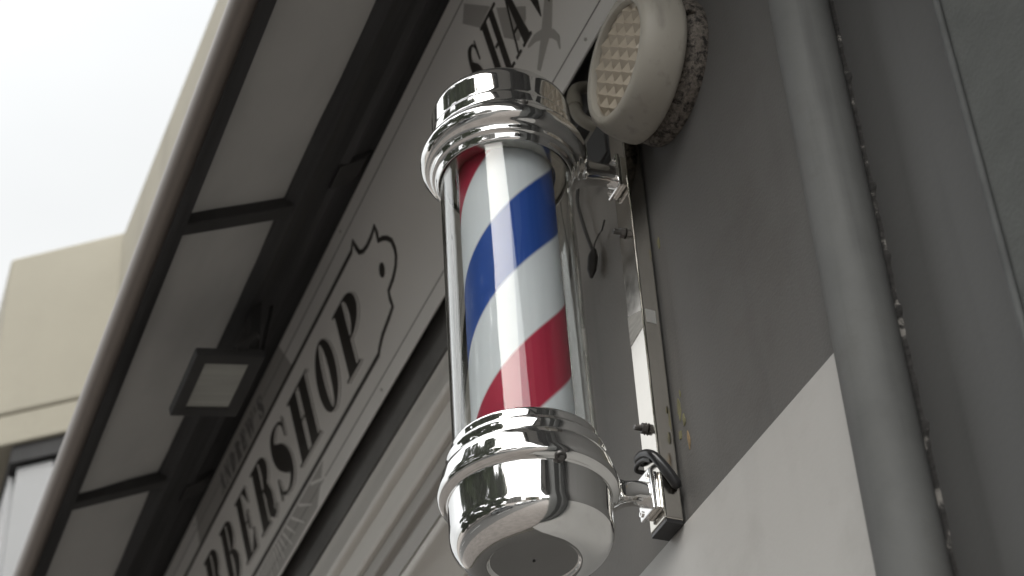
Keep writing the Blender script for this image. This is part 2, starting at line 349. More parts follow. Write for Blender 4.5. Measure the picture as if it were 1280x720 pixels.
# ------------------------------------------------------------------ awning
aw = empty('retractable_awning', (-2.5, .865, 3.85), 'grey canvas awning with metal front rail and dark folding arms over the sign', 'awning')
AX0, AX1 = -9.0, 3.0
bm = bmnew(); lathe(bm, [(0, AX0), (.0245, AX0), (.0245, AX1), (0, AX1)], 32, (0, .425, 3.607), 'X')
obj('front_rail', bm, M['rail'], aw, smooth=50)
obj('rail_channel', extrude_yz([(.436,3.578),(.462,3.592),(.462,3.612),(.452,3.640),(.436,3.636)], AX0, AX1), M['housing'], aw)
obj('rail_dark_strip', extrude_yz([(.412,3.629),(.432,3.634),(.432,3.650),(.408,3.645)], AX0, AX1), M['dark'], aw)  # thin dark strip along the top of the rail
# canvas, slightly sagging between the arms
arms = [-5.02, -4.13, -3.24, -2.351, -1.46, -.57, .32, 1.21, 2.10]
bm = bmnew(); nx, ny = 420, 14; grid = []
for i in range(nx+1):
    x = AX0+.03+(AX1-AX0-.06)*i/nx; row = []
    ph = ((x+2.351)/.89) % 1
    for j in range(ny+1):
        t = j/ny; y = .455+(.640-.455)*t; z = 3.618+(3.712-3.618)*t
        z += -.010*math.sin(math.pi*t)*math.sin(math.pi*ph)**.8 + .006*noise.noise(Vector((x*2.3, y*9, 0))) + .002*noise.noise(Vector((x*11, y*14, 3)))
        row.append(bm.verts.new((x, y, z)))
    grid.append(row)
for i in range(nx):
    for j in range(ny): bm.faces.new((grid[i][j], grid[i+1][j], grid[i+1][j+1], grid[i][j+1]))
o = obj('canvas', bm, M['fabric'], aw, smooth=80); s = o.modifiers.new('solid', 'SOLIDIFY'); s.thickness = .002; s.offset = 1
for x in arms:
    bm = extrude_yz([(.452,3.592),(.640,3.684),(.640,3.712),(.452,3.618)], x-.016, x+.016)
    obj('folding_arm', bm, M['dark'], aw, bevel=.003)
cas = [(.625,3.695),(.648,3.690),(.668,3.712),(.700,3.742),(.716,3.748),(.722,3.764),(.752,3.790),(.775,3.796),(.876,3.80),(.876,4.02),(.68,4.02),(.625,3.96),(.612,3.86),(.615,3.72)]
obj('cassette', extrude_yz(cas, AX0, AX1), M['housing'], aw, bevel=.003)
for x in (-6, -4.6, -3.35, -2.30, -1.2):
    obj('cassette_bracket', extrude_yz([(.700,3.735),(.745,3.768),(.760,3.792),(.730,3.775),(.700,3.750)], x-.03, x+.03), M['dark'], aw)

# ------------------------------------------------------------------ sign
sign = empty('barbershop_sign', (0, .84, 3.422), 'grey tilted BARBERSHOP sign with black serif lettering in a scalloped frame', 'sign')
sign.rotation_euler = (R(90+13), 0, 0)        # local x along the wall, local y up the face, local z outwards
# the face leans out at the top
def up_(bm, h0, h1, polys):
    for poly in polys:
        a = [bm.verts.new((x, y, h0)) for x, y in poly]; b = [bm.verts.new((x, y, h1)) for x, y in poly]; n = len(poly)
        for i in range(n): bm.faces.new((a[i], a[(i+1) % n], b[(i+1) % n], b[i]))
        bm.faces.new(b)
def signpart(name, polys, m, h=.0008, step=.00002):
    bm = bmnew()
    for k, p in enumerate(polys): up_(bm, -.0002, h+step*k, [p])
    return obj(name, bm, m, sign, world=False)
SX0, SX1, SH = -5.0, -1.22, .366
def rect(x0, y0, x1, y1): return [(x0,y0),(x1,y0),(x1,y1),(x0,y1)]
bm = bmnew(); box(bm, SX0, SX1, 0, SH, -.004, 0)
obj('panel', bm, M['sign'], sign, world=False, bevel=.0008)
bm = bmnew(); box(bm, SX0+.03, SX1-.03, .03, SH-.02, -.03, -.0041)
obj('backing_frame', bm, M['dark'], sign, world=False)
fr = [rect(SX0+.03, .0292, SX1-.03, .0312), rect(SX0+.03, .3312, SX1-.03, .3332), rect(SX0+.03, .0312, SX0+.032, .3312), rect(SX1-.032, .0312, SX1-.03, .3312)]
signpart('border_line', fr, M['sign_thin'], .0006)
def stroke(pts, ws, closed=False):
    """variable width stroke as a list of quads"""
    P = [Vector((*p, 0)) for p in pts]; n = len(P); Ls = []; Rs = []
    for i in range(n):
        t = (P[(i+1) % n]-P[i-1]) if closed else (P[min(i+1, n-1)]-P[max(i-1, 0)])
        t = t.normalized(); nn = Vector((-t.y, t.x, 0)); wd = (ws[i] if isinstance(ws, (list, tuple)) else ws)/2
        Ls.append((P[i]+nn*wd)[:2]); Rs.append((P[i]-nn*wd)[:2])
    q = []
    for i in range(n if closed else n-1):
        j = (i+1) % n; q.append([tuple(Ls[i]), tuple(Rs[i]), tuple(Rs[j]), tuple(Ls[j])])
    return q
# emblem of grey rays behind the frame, above and below it
CE = (-3.10, .16)
signpart('grey_emblem', [[(-2.759,.060),(-2.833,.004),(-3.42,.004),(-3.50,.060)], [(-3.482,.362),(-3.382,.364),(-3.12,.364),(-2.84,.364),(-2.80,.292),(-3.49,.292)]], M['sign_grey'], .0003)
rays = []
for k in range(-9, 10):
    a = R(-90+k*7.6); c, s = math.cos(a), math.sin(a)
    r0 = (CE[1]-.056)/-s if s < 0 else .1; r1 = (CE[1]-.012)/-s
    if k % 2 == 0: r1 = r0+(r1-r0)*.75
    p0 = (CE[0]+c*r0, CE[1]+s*r0); p1 = (CE[0]+c*r1, CE[1]+s*r1)
    rays += stroke([p0, p1], [.006, .002])
signpart('emblem_ray', rays, M['sign'], .0005)
# scalloped frame
rt = [(-2.437,.070),(-2.427,.078),(-2.405,.088),(-2.365,.096),(-2.343,.102),(-2.345,.118),(-2.343,.134),(-2.315,.140),(-2.295,.150),(-2.284,.163),(-2.282,.177),(-2.286,.196),(-2.299,.211),(-2.314,.222),(-2.331,.230),(-2.329,.245),(-2.331,.261),(-2.352,.255),(-2.376,.253),(-2.395,.256),(-2.410,.265),(-2.416,.278),(-2.424,.300),(-2.438,.288)]
lf = [(-6.22-x, y) for x, y in rt][::-1]
loop = rt + [(-3.11, .288)] + lf + [(-3.11, .070)]
signpart('scalloped_frame', stroke(loop, .0085, True), M['sign_ink'], .0012, .000004)
def dot(cx, cy, rx, ry, n=20): return [(cx+rx*math.cos(2*math.pi*k/n), cy+ry*math.sin(2*math.pi*k/n)) for k in range(n)]
for cx_ in (-2.346, -3.874): signpart('ornament_dot', [dot(cx_,.1795,.011,.0135)], M['sign_ink'], .0012)

# Didone style capitals, drawn in a unit cell (x 0..1, y 0..1) and scaled by w, h
def half(cx, y0, y1, ox, ix, iy, n=14):
    cy = (y0+y1)/2; ry = (y1-y0)/2; q = []
    for k in range(n):
        t0, t1 = -math.pi/2+math.pi*k/n, -math.pi/2+math.pi*(k+1)/n
        o0 = (cx+ox*math.cos(t0), cy+ry*math.sin(t0)); o1 = (cx+ox*math.cos(t1), cy+ry*math.sin(t1))
        i0 = (cx+ix*math.cos(t0), cy+(ry-iy)*math.sin(t0)); i1 = (cx+ix*math.cos(t1), cy+(ry-iy)*math.sin(t1))
        q.append([i0, o0, o1, i1])
    return q
ST, HL = .36, .035
def serif(x0, x1, y, hgt=HL): return [rect(x0, y, x1, y+hgt)]
def G(ch):
    if ch == 'B': return [rect(.10,HL,.10+ST,1-HL)] + serif(0,.55,0) + serif(0,.52,1-HL) + half(.50,.49,1,.40,.10,HL) + half(.52,0,.52,.46,.12,HL) + [rect(.10+ST,.485,.55,.52)]
    if ch == 'P': return [rect(.10,HL,.10+ST,1-HL)] + serif(-.02,.62,0) + serif(0,.52,1-HL) + half(.50,.42,1,.48,.14,HL) + [rect(.10+ST,.42,.52,.455)]
    if ch == 'R': return [rect(.10,HL,.10+ST,1-HL)] + serif(-.02,.54,0) + serif(0,.52,1-HL) + half(.50,.50,1,.42,.10,HL) + [rect(.10+ST,.50,.52,.535)] + stroke([(.52,.50),(.68,.44),(.74,.3),(.75,.12),(.82,.03),(.92,.02),(1.0,.12)], [.05,.26,.34,.32,.14,.06,.04])
    if ch == 'E': return [rect(.10,HL,.10+ST,1-HL)] + serif(0,.88,0) + serif(0,.85,1-HL) + [rect(.10+ST,.49,.68,.525), [(.62,.40),(.72,.34),(.72,.67),(.62,.61)], [(.60,1-HL),(.85,.72),(.85,1-HL)], [(.58,HL),(.88,HL),(.90,.32)]]
    if ch == 'H': return [rect(.08,HL,.08+ST,1-HL), rect(.62,HL,.62+ST-.02,1-HL)] + serif(-.02,.54,0) + serif(.52,1.08,0) + serif(-.02,.54,1-HL) + serif(.52,1.08,1-HL) + [rect(.44,.49,.62,.525)]
    if ch == 'O':
        q = []; n = 36
        for k in range(n):
            t0, t1 = 2*math.pi*k/n, 2*math.pi*(k+1)/n
            q.append([(.5+.17*math.cos(t0), .5+.475*math.sin(t0)), (.5+.52*math.cos(t0), .5+.515*math.sin(t0)), (.5+.52*math.cos(t1), .5+.515*math.sin(t1)), (.5+.17*math.cos(t1), .5+.475*math.sin(t1))])
        return q
    if ch == 'S':
        c = smoothpath([(.86,.74,.04),(.78,.93,.05),(.52,.995,.045),(.24,.93,.16),(.16,.78,.26),(.28,.62,.36),(.55,.48,.42),(.76,.34,.36),(.84,.20,.24),(.74,.06,.12),(.48,.0,.045),(.20,.07,.05),(.10,.28,.04)], 5)
        return stroke([(p.x,p.y) for p in c], [p.z for p in c]) + [[(.84,.70),(.89,.70),(.89,1.0),(.86,.93)], [(.07,0),(.10,.08),(.12,.32),(.07,.32)]]
    if ch == 'A': return [[(.40,1.0),(.58,1.0),(1.0,HL),(.62,HL)], [(.14,HL),(.19,HL),(.475,.86),(.44,.93)]] + serif(0,.34,0) + serif(.52,1.1,0) + [rect(.26,.30,.66,.335)]
    if ch == 'N': return [rect(.10,HL,.16,1-HL), [(.02,1.0),(.36,1.0),(.92,0),(.80,0)], rect(.84,.06,.90,1-HL)] + serif(0,.28,0) + serif(.70,1.04,1-HL)
    if ch == 'D': return [rect(.10,HL,.10+ST,1-HL)] + serif(0,.5,0) + serif(0,.5,1-HL) + half(.46,0,1,.52,.20,HL)
    if ch == 'V': return [[(.02,1-HL),(.40,1-HL),(.62,.18),(.54,0)], [(.55,.03),(.60,.10),(.90,1-HL),(.85,1-HL)]] + serif(-.08,.48,1-HL) + serif(.70,1.06,1-HL)
    if ch == 'W': return [[(0,1-HL),(.22,1-HL),(.36,.2),(.32,0)], [(.32,.02),(.36,.1),(.52,.9),(.48,.9)], [(.40,1-HL),(.62,1-HL),(.76,.2),(.72,0)], [(.72,.02),(.76,.1),(.98,1-HL),(.93,1-HL)]] + serif(-.06,.30,1-HL) + serif(.84,1.06,1-HL)
    if ch == "'": return [[(.38,1.0),(.62,1.0),(.52,.70),(.46,.70)]]
def place(polys, x, y, w_, h_): return [[(x+px*w_, y+py*h_) for px, py in p] for p in polys]
for ch_, x, w_ in (('B',-3.722,.092),('A',-3.612,.098),('R',-3.484,.098),('B',-3.358,.090),('E',-3.236,.088),('R',-3.122,.106),('S',-2.992,.102),('H',-2.860,.112),('O',-2.706,.096),('P',-2.578,.112)):
    g_ = place(G(ch_), x, .1055, w_, .139)
    lt = signpart('letter', g_, M['sign_ink'], .0016, .000002)
    sh_ = signpart('letter_shadow', [[(px+.0078, py-.0048) for px, py in p_] for p_ in g_], M['sign_thin'], .0004, .000001)
    il_ = signpart('letter_inline', [[(px+.0056, py-.0032) for px, py in p_] for p_ in g_], M['sign'], .0010, .000001)
    sh_.parent = lt; il_.parent = lt
name_ = []
x = -3.295
for ch in "ANDREW'S":
    ww = {"'": .014, 'W': .046}.get(ch, .030); name_ += place(G(ch), x, .302, ww, .044); x += ww+.011
signpart('small_lettering', name_, M['sign_thin'], .0012, .000003)
word2 = []; ST = .27
for ch, x, w_ in (('S',-1.893,.037),('H',-1.833,.052),('A',-1.768,.050),('V',-1.706,.052),('E',-1.648,.048)):
    word2 += place(G(ch), x, .130, w_, .122)
signpart('shave_lettering', word2, M['sign_ink'], .0016, .000003)
signpart('razor_emblem', [[(-1.855,.324),(-1.876,.302),(-1.835,.255),(-1.791,.257)], [(-1.776,.240),(-1.782,.186),(-1.749,.149),(-1.715,.160),(-1.706,.176)],
    [(-1.622,.150),(-1.640,.160),(-1.690,.111),(-1.730,.076),(-1.724,.068),(-1.664,.095)]] +
    stroke([(-1.733,.122),(-1.710,.118),(-1.684,.104),(-1.666,.086),(-1.658,.070),(-1.662,.054)], [.004,.012,.016,.013,.010,.003]), M['sign_grey'], .0006)
for x in (-1.60,-2.46,-2.9,-3.5,-4.2):
    for y in (.014, .349):
        signpart('screw_cap', [dot(x, y, .0025, .0025, 12)], M['sign_grey'], .002)

# ------------------------------------------------------------------ floodlight in front of the sign
fl = empty('floodlight', (-2.65, .60, 3.51), 'dark square floodlight hanging from the awning housing, facing down', 'floodlight')
# local frame: x along wall, tilted so the glass faces the pavement
flr = bpy.data.objects.new('lamp_head', None)
def tiltbm(bm, ang, piv):
    bmesh.ops.rotate(bm, verts=bm.verts, cent=piv, matrix=Matrix.Rotation(ang, 3, 'X')); return bm
piv = Vector((-2.65, .60, 3.520)); TA = R(11)
FX0, FX1, FY0, FY1, FZ = -2.748, -2.558, .540, .662, 3.520
bm = bmnew()
a = [(FX0,FY0),(FX1,FY0),(FX1,FY1),(FX0,FY1)]; m_ = .022
fb = [bm.verts.new((x,y,FZ)) for x,y in a]
fi = [bm.verts.new((x,y,FZ)) for x,y in ((FX0+.026,FY0+m_),(FX1-.026,FY0+m_),(FX1-.026,FY1-m_),(FX0+.026,FY1-m_))]
fj = [bm.verts.new((v.co.x, v.co.y, FZ+.006)) for v in fi]
ft = [bm.verts.new((x,y,FZ+.016)) for x,y in a]
fu = [bm.verts.new((x,y,FZ+.035)) for x,y in ((FX0+.03,FY0+.02),(FX1-.03,FY0+.02),(FX1-.03,FY1-.02),(FX0+.03,FY1-.02))]
for k in range(4):
    l = (k+1) % 4
    for A_, B_ in ((fb,fi),(fi,fj),(fb,ft),(ft,fu)): bm.faces.new((A_[k],A_[l],B_[l],B_[k]))
bm.faces.new(fj); bm.faces.new(fu)
obj('lamp_body', tiltbm(bm, TA, piv), M['dark'], fl, bevel=.002)
obj('lamp_glass', tiltbm(boxbm(FX0+.0265, FX1-.0265, FY0+m_+.0005, FY1-m_-.0005, FZ+.0035, FZ+.0056), TA, piv), M['lampglass'], fl)
bm = bmnew()
tube(bm, [(-2.752,.605,3.535),(-2.754,.635,3.572),(-2.70,.655,3.612),(-2.61,.655,3.612),(-2.554,.635,3.572),(-2.554,.605,3.535)], .006, 8)
obj('lamp_yoke', bm, M['dark'], fl, smooth=60)
obj('lamp_cable', tube(bmnew(), smoothpath([(-2.66,.64,3.555),(-2.665,.675,3.60),(-2.67,.690,3.68),(-2.68,.700,3.75)]), .004, 8), M['dark'], fl, smooth=60)
obj('lamp_stem', boxbm(-2.665,-2.635,.650,.668,3.605,3.715), M['dark'], fl)

# ------------------------------------------------------------------ round alarm lamp on the wall
CX, CZ = -1.432, 3.222
al = empty('bulkhead_alarm_lamp', (CX, YW, CZ), 'round weathered beige wall unit with a waffled lens face', 'alarm lamp')
bm = bmnew(); lathe(bm, [(0,.8648),(.0915,.8648),(.0925,.858),(.091,.848),(.086,.843),(.084,.838),(0,.838)], 64, (CX,0,CZ), 'Y')
obj('base_ring', bm, M['gasket'], al, smooth=50)
bm = bmnew()
lathe(bm, [(0,.8365),(.0925,.8365),(.0950,.834),(.0955,.829),(.0940,.815),(.0905,.800),(.0855,.789),(.0805,.7845),(.0765,.7838),(.0722,.7850),(.0702,.789),(.0700,.800),(0,.800)], 96, (CX,0,CZ), 'Y')
obj('housing', bm, M['beige_plastic'], al, smooth=45)
bm = bmnew(); RL = .0698; p = .0210; nn = 5
def clampc(x, z):
    r = math.hypot(x, z); return (x, z) if r <= RL else (x*RL/r, z*RL/r)
lathe(bm, [(RL,.798),(RL,.7925)], 64, (CX,0,CZ), 'Y')
for i in range(-nn, nn):
    for j in range(-nn, nn):
        cx, cz = (i+.5)*p, (j+.5)*p
        cs = [(cx-p/2,cz-p/2),(cx+p/2,cz-p/2),(cx+p/2,cz+p/2),(cx-p/2,cz+p/2)]
        if math.hypot(cx, cz) > RL+.30*p: continue
        ap = clampc(cx, cz); vv = [bm.verts.new((CX+q[0], .7935, CZ+q[1])) for q in map(lambda t: clampc(*t), cs)]
        a_ = bm.verts.new((CX+ap[0], .7852 if math.hypot(cx,cz) < RL-.004 else .7915, CZ+ap[1]))
        for k in range(4):
            try: bm.faces.new((vv[k], vv[(k+1) % 4], a_))
            except ValueError: pass
lathe(bm, [(0,.7945),(RL,.7945)], 48, (CX,0,CZ), 'Y')
obj('waffle_lens', bm, M['lens'], al)
for ang in (10, 130, 250):
    a = R(ang); x = CX+.0895*math.cos(a); z = CZ+.0895*math.sin(a)
    obj('fixing_lug', boxbm(x-.006, x+.006, .838, .850, z-.005, z+.005), M['gasket'], al, bevel=.0015)

# conduit elbow and small dark box behind the pole's cap
ce = empty('conduit_elbow', (-1.70, .84, 3.36), 'beige conduit elbow behind the chrome cap', 'conduit')
obj('elbow', tube(bmnew(), smoothpath([(-1.657,.90,3.41),(-1.656,.86,3.405),(-1.651,.838,3.385),(-1.645,.833,3.350),(-1.640,.839,3.325),(-1.637,.862,3.312)]), .0085, 16), M['conduit'], ce, smooth=60)
bm = bmnew(); tube(bm, [(-1.6480,.8350,3.368),(-1.6445,.8335,3.348)], .0105, 16); obj('coupling', bm, M['conduit'], ce, smooth=50)
jb = empty('junction_box', (-1.655, .865, 3.27), 'small dark junction box beneath the beige lamp', 'junction box')
obj('box_body', boxbm(-1.650,-1.588,.848,.8645,3.222,3.292), M['housing'], jb, bevel=.004)
obj('box_lid', boxbm(-1.646,-1.592,.845,.8478,3.226,3.288), M['dark'], jb, bevel=.002)

# ------------------------------------------------------------------ round pipe up the corner with cracked filler beside it
pp = empty('drain_pipe', (-1.118, .834, 0), 'thick grey painted pipe running up the wall right of the pale panel', 'pipe')
bm = bmnew(); lathe(bm, [(0,0)] + [(.0302, .02+5.1*k/40) for k in range(41)] + [(0,5.12)], 48, (-1.118,.834,0), 'Z')
for v in bm.verts:
    if v.co.z > 0: v.co += Vector((1,1,0))*.0012*noise.noise(Vector((0,0,v.co.z*3)))
obj('pipe_body', bm, M['pipe'], pp, smooth=50)
# ragged bead of filler between pipe and wall
bm = bmnew(); nz_ = 700
def ragged(z, k):
    return .0028 + .0026*noise.noise(Vector((z*26, k*5, 0))) + .0040*max(0, noise.noise(Vector((z*48, 3+k*5, 0)))-.10)*2 + .0012*noise.noise(Vector((z*190, 9+k*5, 0)))
prev = None
for i in range(nz_):
    z = 2.0+1.33*i/(nz_-1); a = ragged(z, 0); bb = ragged(z, 1)
    ring = [bm.verts.new(p_) for p_ in ((-1.117, YW-.001, z), (-1.1080-bb*.2, .8500-a*.5, z), (-1.1045+bb*.5, .8590-bb*.5, z), (-1.1030+a*.9, YW-.0025, z), (-1.1022+a*.9, YW-.001, z))]
    if prev:
        for k in range(4): bm.faces.new((prev[k], prev[k+1], ring[k+1], ring[k]))
    prev = ring
obj('filler_bead', bm, M['caulk'], pp)

# ------------------------------------------------------------------ steel box bar that carries the pole
BX0, BX1, BY0, BY1 = -1.5690, -1.5310, .838, .8605
bar = empty('steel_mounting_bar', (-1.55, .85, 2.642), 'upright polished steel box bar on the wall beside the barber pole', 'bar')
bm = boxbm(BX0, BX1, BY0, BY1, 2.646, 3.30)
obj('bar_body', bm, M['steel'], bar, bevel=.0022, seg=3)
obj('end_cap', boxbm(BX0+.0008, BX1-.0008, BY0+.0008, BY1-.0008, 2.6405, 2.6458), M['black'], bar, bevel=.001)
def flat(name, y, pts, m, parent, th=.0005):      # thin sheet on the street side
    bm = bmnew(); a = [bm.verts.new((x, y-th, z)) for x, z in pts]; b = [bm.verts.new((x, y+.0001, z)) for x, z in pts]; n = len(pts)
    for i in range(n): bm.faces.new((a[i], a[(i+1) % n], b[(i+1) % n], b[i]))
    bm.faces.new(a); return obj(name, bm, m, parent)
flat('printed_sticker', BY0, [(-1.5675,2.940),(-1.5335,2.926),(-1.5330,2.902),(-1.5670,2.897)], M['sticker2'], bar)
bm = bmnew()
q = [bm.verts.new((BX1+dx, y, z)) for dx in (.0005, -.0001) for y, z in ((.8425,2.9275),(.8548,2.9265),(.8548,2.9075),(.8425,2.9085))]
for k in range(4): bm.faces.new((q[k], q[(k+1) % 4], q[4+(k+1) % 4], q[4+k]))
bm.faces.new(q[:4]); obj('small_sticker', bm, M['sticker'], bar)
# screw and nut standing out of the bar, twice
for z, xx in ((2.7715, -1.5510), (3.0570, -1.5530)):
    bm = bmnew()
    lathe(bm, [(0,.8375),(.0036,.8375),(.0036,.8235),(.0026,.8225),(0,.8225)], 12, (xx,0,z), 'Y')
    lathe(bm, [(0,.8368),(.0072,.8368),(.0072,.8358),(.0062,.8358),(.0062,.8312),(0,.8312)], 6, (xx,0,z), 'Y')
    obj('screw', bm, M['bolt'], bar)

# black looped tie round the bar
tie = empty('black_loop_tie', (-1.55, .84, 2.71), 'glossy black looped tie hooked round the steel bar above its lower bracket', 'tie')
pts = smoothpath([(-1.5700,.846,2.7370),(-1.5725,.834,2.7400),(-1.562,.8300,2.7400),(-1.545,.8290,2.7335),(-1.531,.8310,2.7230),(-1.5260,.8370,2.7110),(-1.5250,.8470,2.6960),(-1.5262,.8560,2.6830)], 8)
n = len(pts); obj('loop_front', tube(bmnew(), pts, [.0028+.0035*min(1, i/(n*.75)) if i < n-4 else .0063-.001*(i-n+4) for i in range(n)], 12), M['black'], tie, smooth=60)
pts = smoothpath([(-1.5700,.846,2.7260),(-1.5735,.832,2.7290),(-1.562,.8285,2.7305),(-1.546,.8275,2.7260),(-1.534,.830,2.718)], 8)
obj('loop_back', tube(bmnew(), pts, .0027, 10), M['black'], tie, smooth=60)

# hanging wire with a connector
wr = empty('hanging_wire', (-1.68, .86, 3.15), 'thin dark wire with a small connector hanging on the wall behind the pole', 'wire')
wp = smoothpath([(-1.700,.858,3.300),(-1.7000,.855,3.262),(-1.7015,.853,3.235),(-1.6960,.853,3.205),(-1.6860,.854,3.165),(-1.6740,.855,3.128)])
obj('wire', tube(bmnew(), wp, .0024, 8), M['cable'], wr, smooth=60)
obj('connector', tube(bmnew(), [(-1.6715,.855,3.129),(-1.6735,.854,3.118),(-1.6790,.853,3.100),(-1.6820,.853,3.090)], [.0035,.0068,.0062,.002], 10), M['cable'], wr, smooth=50)
obj('loose_wire', tube(bmnew(), smoothpath([(-1.6715,.855,3.126),(-1.660,.851,3.128),(-1.653,.855,3.140),(-1.640,.853,3.136),(-1.628,.852,3.143)]), .0011, 6), M['cable'], wr, smooth=60)

# ------------------------------------------------------------------ the barber pole
PX, PY = -1.553, .692
pole = empty('barber_pole', (PX, PY, 2.575), 'chrome and clear tube barber pole with spiralling red, white and blue stripes', 'barber pole')
def ch(name, prof, sm=28, parent=pole):
    return obj(name, lathe(bmnew(), prof, 128, (PX,PY,0)), M['chrome'], parent, smooth=sm)
pole.rotation_euler = (R(.75), 0, 0)        # leans out a touch at the top
def rnd(pts, r=.002, n=4):
    """round the corners of a profile polyline"""
    out = [pts[0]]
    for i in range(1, len(pts)-1):
        p0, p1, p2 = Vector(pts[i-1]), Vector(pts[i]), Vector(pts[i+1])
        a, b = (p0-p1), (p2-p1); rr = min(r, a.length*.45, b.length*.45)
        A_, B_ = p1+a.normalized()*rr, p1+b.normalized()*rr
        for k in range(n+1):
            t = k/n; q = A_*(1-t)**2 + p1*2*t*(1-t) + B_*t*t; out.append((q.x, q.y))
    out.append(pts[-1]); return out
# lower bowl
low = [(0,2.5800),(.046,2.5800),(.0485,2.5765),(.0515,2.5765)]
for k in range(1, 15):
    a = R(-90+90*k/14); low.append((.0515+.0350*math.cos(a), 2.6105+.0340*math.sin(a)))
low += [(r_+(.0018 if z_ > 2.69 else 0), z_) for r_, z_ in [(.0868,2.6490),(.0905,2.6500),(.0955,2.6525),(.0972,2.6565),(.0970,2.6610),(.0930,2.6780),(.0900,2.6850),(.0860,2.6880),(.0845,2.6960),(.0850,2.7000),(.0825,2.7030),(.0800,2.7050),(.0795,2.7140),(.0785,2.7165),(.0772,2.7170),(.0772,2.700)]]
ch('lower_cap', rnd(low, .0016, 3), 35)
obj('drain_hole', lathe(bmnew(), [(0,2.5792),(.0016,2.5792),(.0016,2.5798),(0,2.5798)], 12, (PX,PY,0)), M['black'], pole)
# upper cap
upc = [(.0772,3.110),(.0772,3.0925),(.0785,3.0920),(.0800,3.0945),(.0815,3.1010),(.0835,3.1025),(.0858,3.1035),(.0862,3.1095),(.0885,3.1120),(.0935,3.1145),(.0975,3.1195),(.0992,3.1260),(.0985,3.1310),(.0955,3.1370),(.0905,3.1430),(.0865,3.1480),(.0858,3.1510),(.0858,3.1640),(.0835,3.1665),(.0832,3.1700),(.0832,3.1960)]
for k in range(1, 13):
    a = R(90*k/12); upc.append((.0592+.024*math.cos(a), 3.196+.021*math.sin(a)))
upc += [(.045,3.2195),(.028,3.2215),(0,3.2220)]
upc = [(r_+.002 if r_ > .07 else r_, z_) for r_, z_ in upc]
ch('upper_cap', rnd(upc, .0016, 3), 35)
# inner collars seen through the tube
o = ch('inner_collar', [(.0580,3.1090),(.0580,3.0985),(.0600,3.0965),(.0730,3.0965),(.0734,3.0990),(.0734,3.1090)], 30); o.data.materials[0] = M['steel']
# striped drum
dr = obj('striped_drum', lathe(bmnew(), [(0,-.20),(.0566,-.20),(.0566,.2120),(0,.2120)], 96), M['stripes'], pole, smooth=50, world=False)
dr.location = (0, 0, 2.9-2.575)
# clear tube, real wall thickness
obj('clear_tube', lathe(bmnew(), [(.0784,2.701),(.0784,3.108),(.0738,3.108),(.0738,2.701)], 128, (PX,PY,0), close=True), M['acrylic'], pole, smooth=50)
# brackets: necked arms from the flanges to plates on the bar
def arm(z, dz0, ex):
    bm = bmnew(); rings = []
    st = [(.088,.030,.026,dz0),(.094,.024,.0225,dz0*.85),(.100,.0195,.0185,dz0*.65),(.107,.0160,.0150,dz0*.4),(.115,.0140,.0130,dz0*.15),(.124,.0132,.0125,0),(.1355,.0135,.0135,0)]
    for y, rx, rz_, dz in st:
        rings.append([bm.verts.new((PX+rx*math.copysign(abs(math.cos(t))**.7, math.cos(t)), PY+y+(ex if y > .11 else 0), z+dz+rz_*math.copysign(abs(math.sin(t))**.7, math.sin(t)))) for t in [2*math.pi*k/32 for k in range(32)]])
    for a, b in zip(rings, rings[1:]):
        for k in range(32): bm.faces.new((a[k], a[(k+1) % 32], b[(k+1) % 32], b[k]))
    bm.faces.new(rings[0]); bm.faces.new(rings[-1])
    return bm
for z, dz0, ex in ((2.6830,-.014,.0016),(3.1440,-.010,.0088)):
    o = obj('bracket_arm', arm(z, dz0, ex), M['chrome'], pole, smooth=50); sub(pole, o)
    pl = obj('bracket_plate', boxbm(PX-.0165, PX+.0165, .8275+ex, .8325+ex, z-.026, z+.026), M['chrome'], o, bevel=.0015, seg=2)
    sub(pole, pl)
    obj('clamp_plate', boxbm(PX-.0150, PX+.0150, .8332+ex, .8378+ex, z-.023, z+.023), M['chrome'], o, bevel=.001)
    bm = bmnew(); lathe(bm, [(0,.8275),(.0036,.8275),(.0036,.8258),(.0018,.8258),(.0015,.8266),(0,.8266)], 16, (PX-.011,ex,z-.018), 'Y'); obj('bracket_screw', bm, M['chrome'], o, smooth=40)
    bm = bmnew(); lathe(bm, [(0,.8275),(.0036,.8275),(.0036,.8258),(.0018,.8258),(.0015,.8266),(0,.8266)], 16, (PX+.011,ex,z+.018), 'Y'); obj('bracket_screw', bm, M['chrome'], o, smooth=40)
# cap screws
def capscrew(az_, r, z, up=0):
    bm = bmnew(); lathe(bm, [(0,.0030),(.0022,.0030),(.0026,.0010),(.0036,.0010),(.0044,.0022),(.0050,.0015),(.0052,-.004)], 20); bmesh.ops.scale(bm, vec=(1.25,1.25,1.0), verts=bm.verts)
    m = Matrix.Translation((PX+r*math.cos(az_), PY+r*math.sin(az_), z)) @ Matrix.Rotation(az_, 4, 'Z') @ Matrix.Rotation(R(90-up), 4, 'Y')
    bmesh.ops.transform(bm, matrix=m, verts=bm.verts); obj('cap_screw', bm, M['bolt'], pole, smooth=40)
camaz = math.atan2(-PY, -PX)
capscrew(camaz+R(22), .0915, 2.6500, -66)
capscrew(camaz+R(16), .0972, 3.1370, 40)
capscrew(camaz+R(140), .0955, 2.6655, -14)

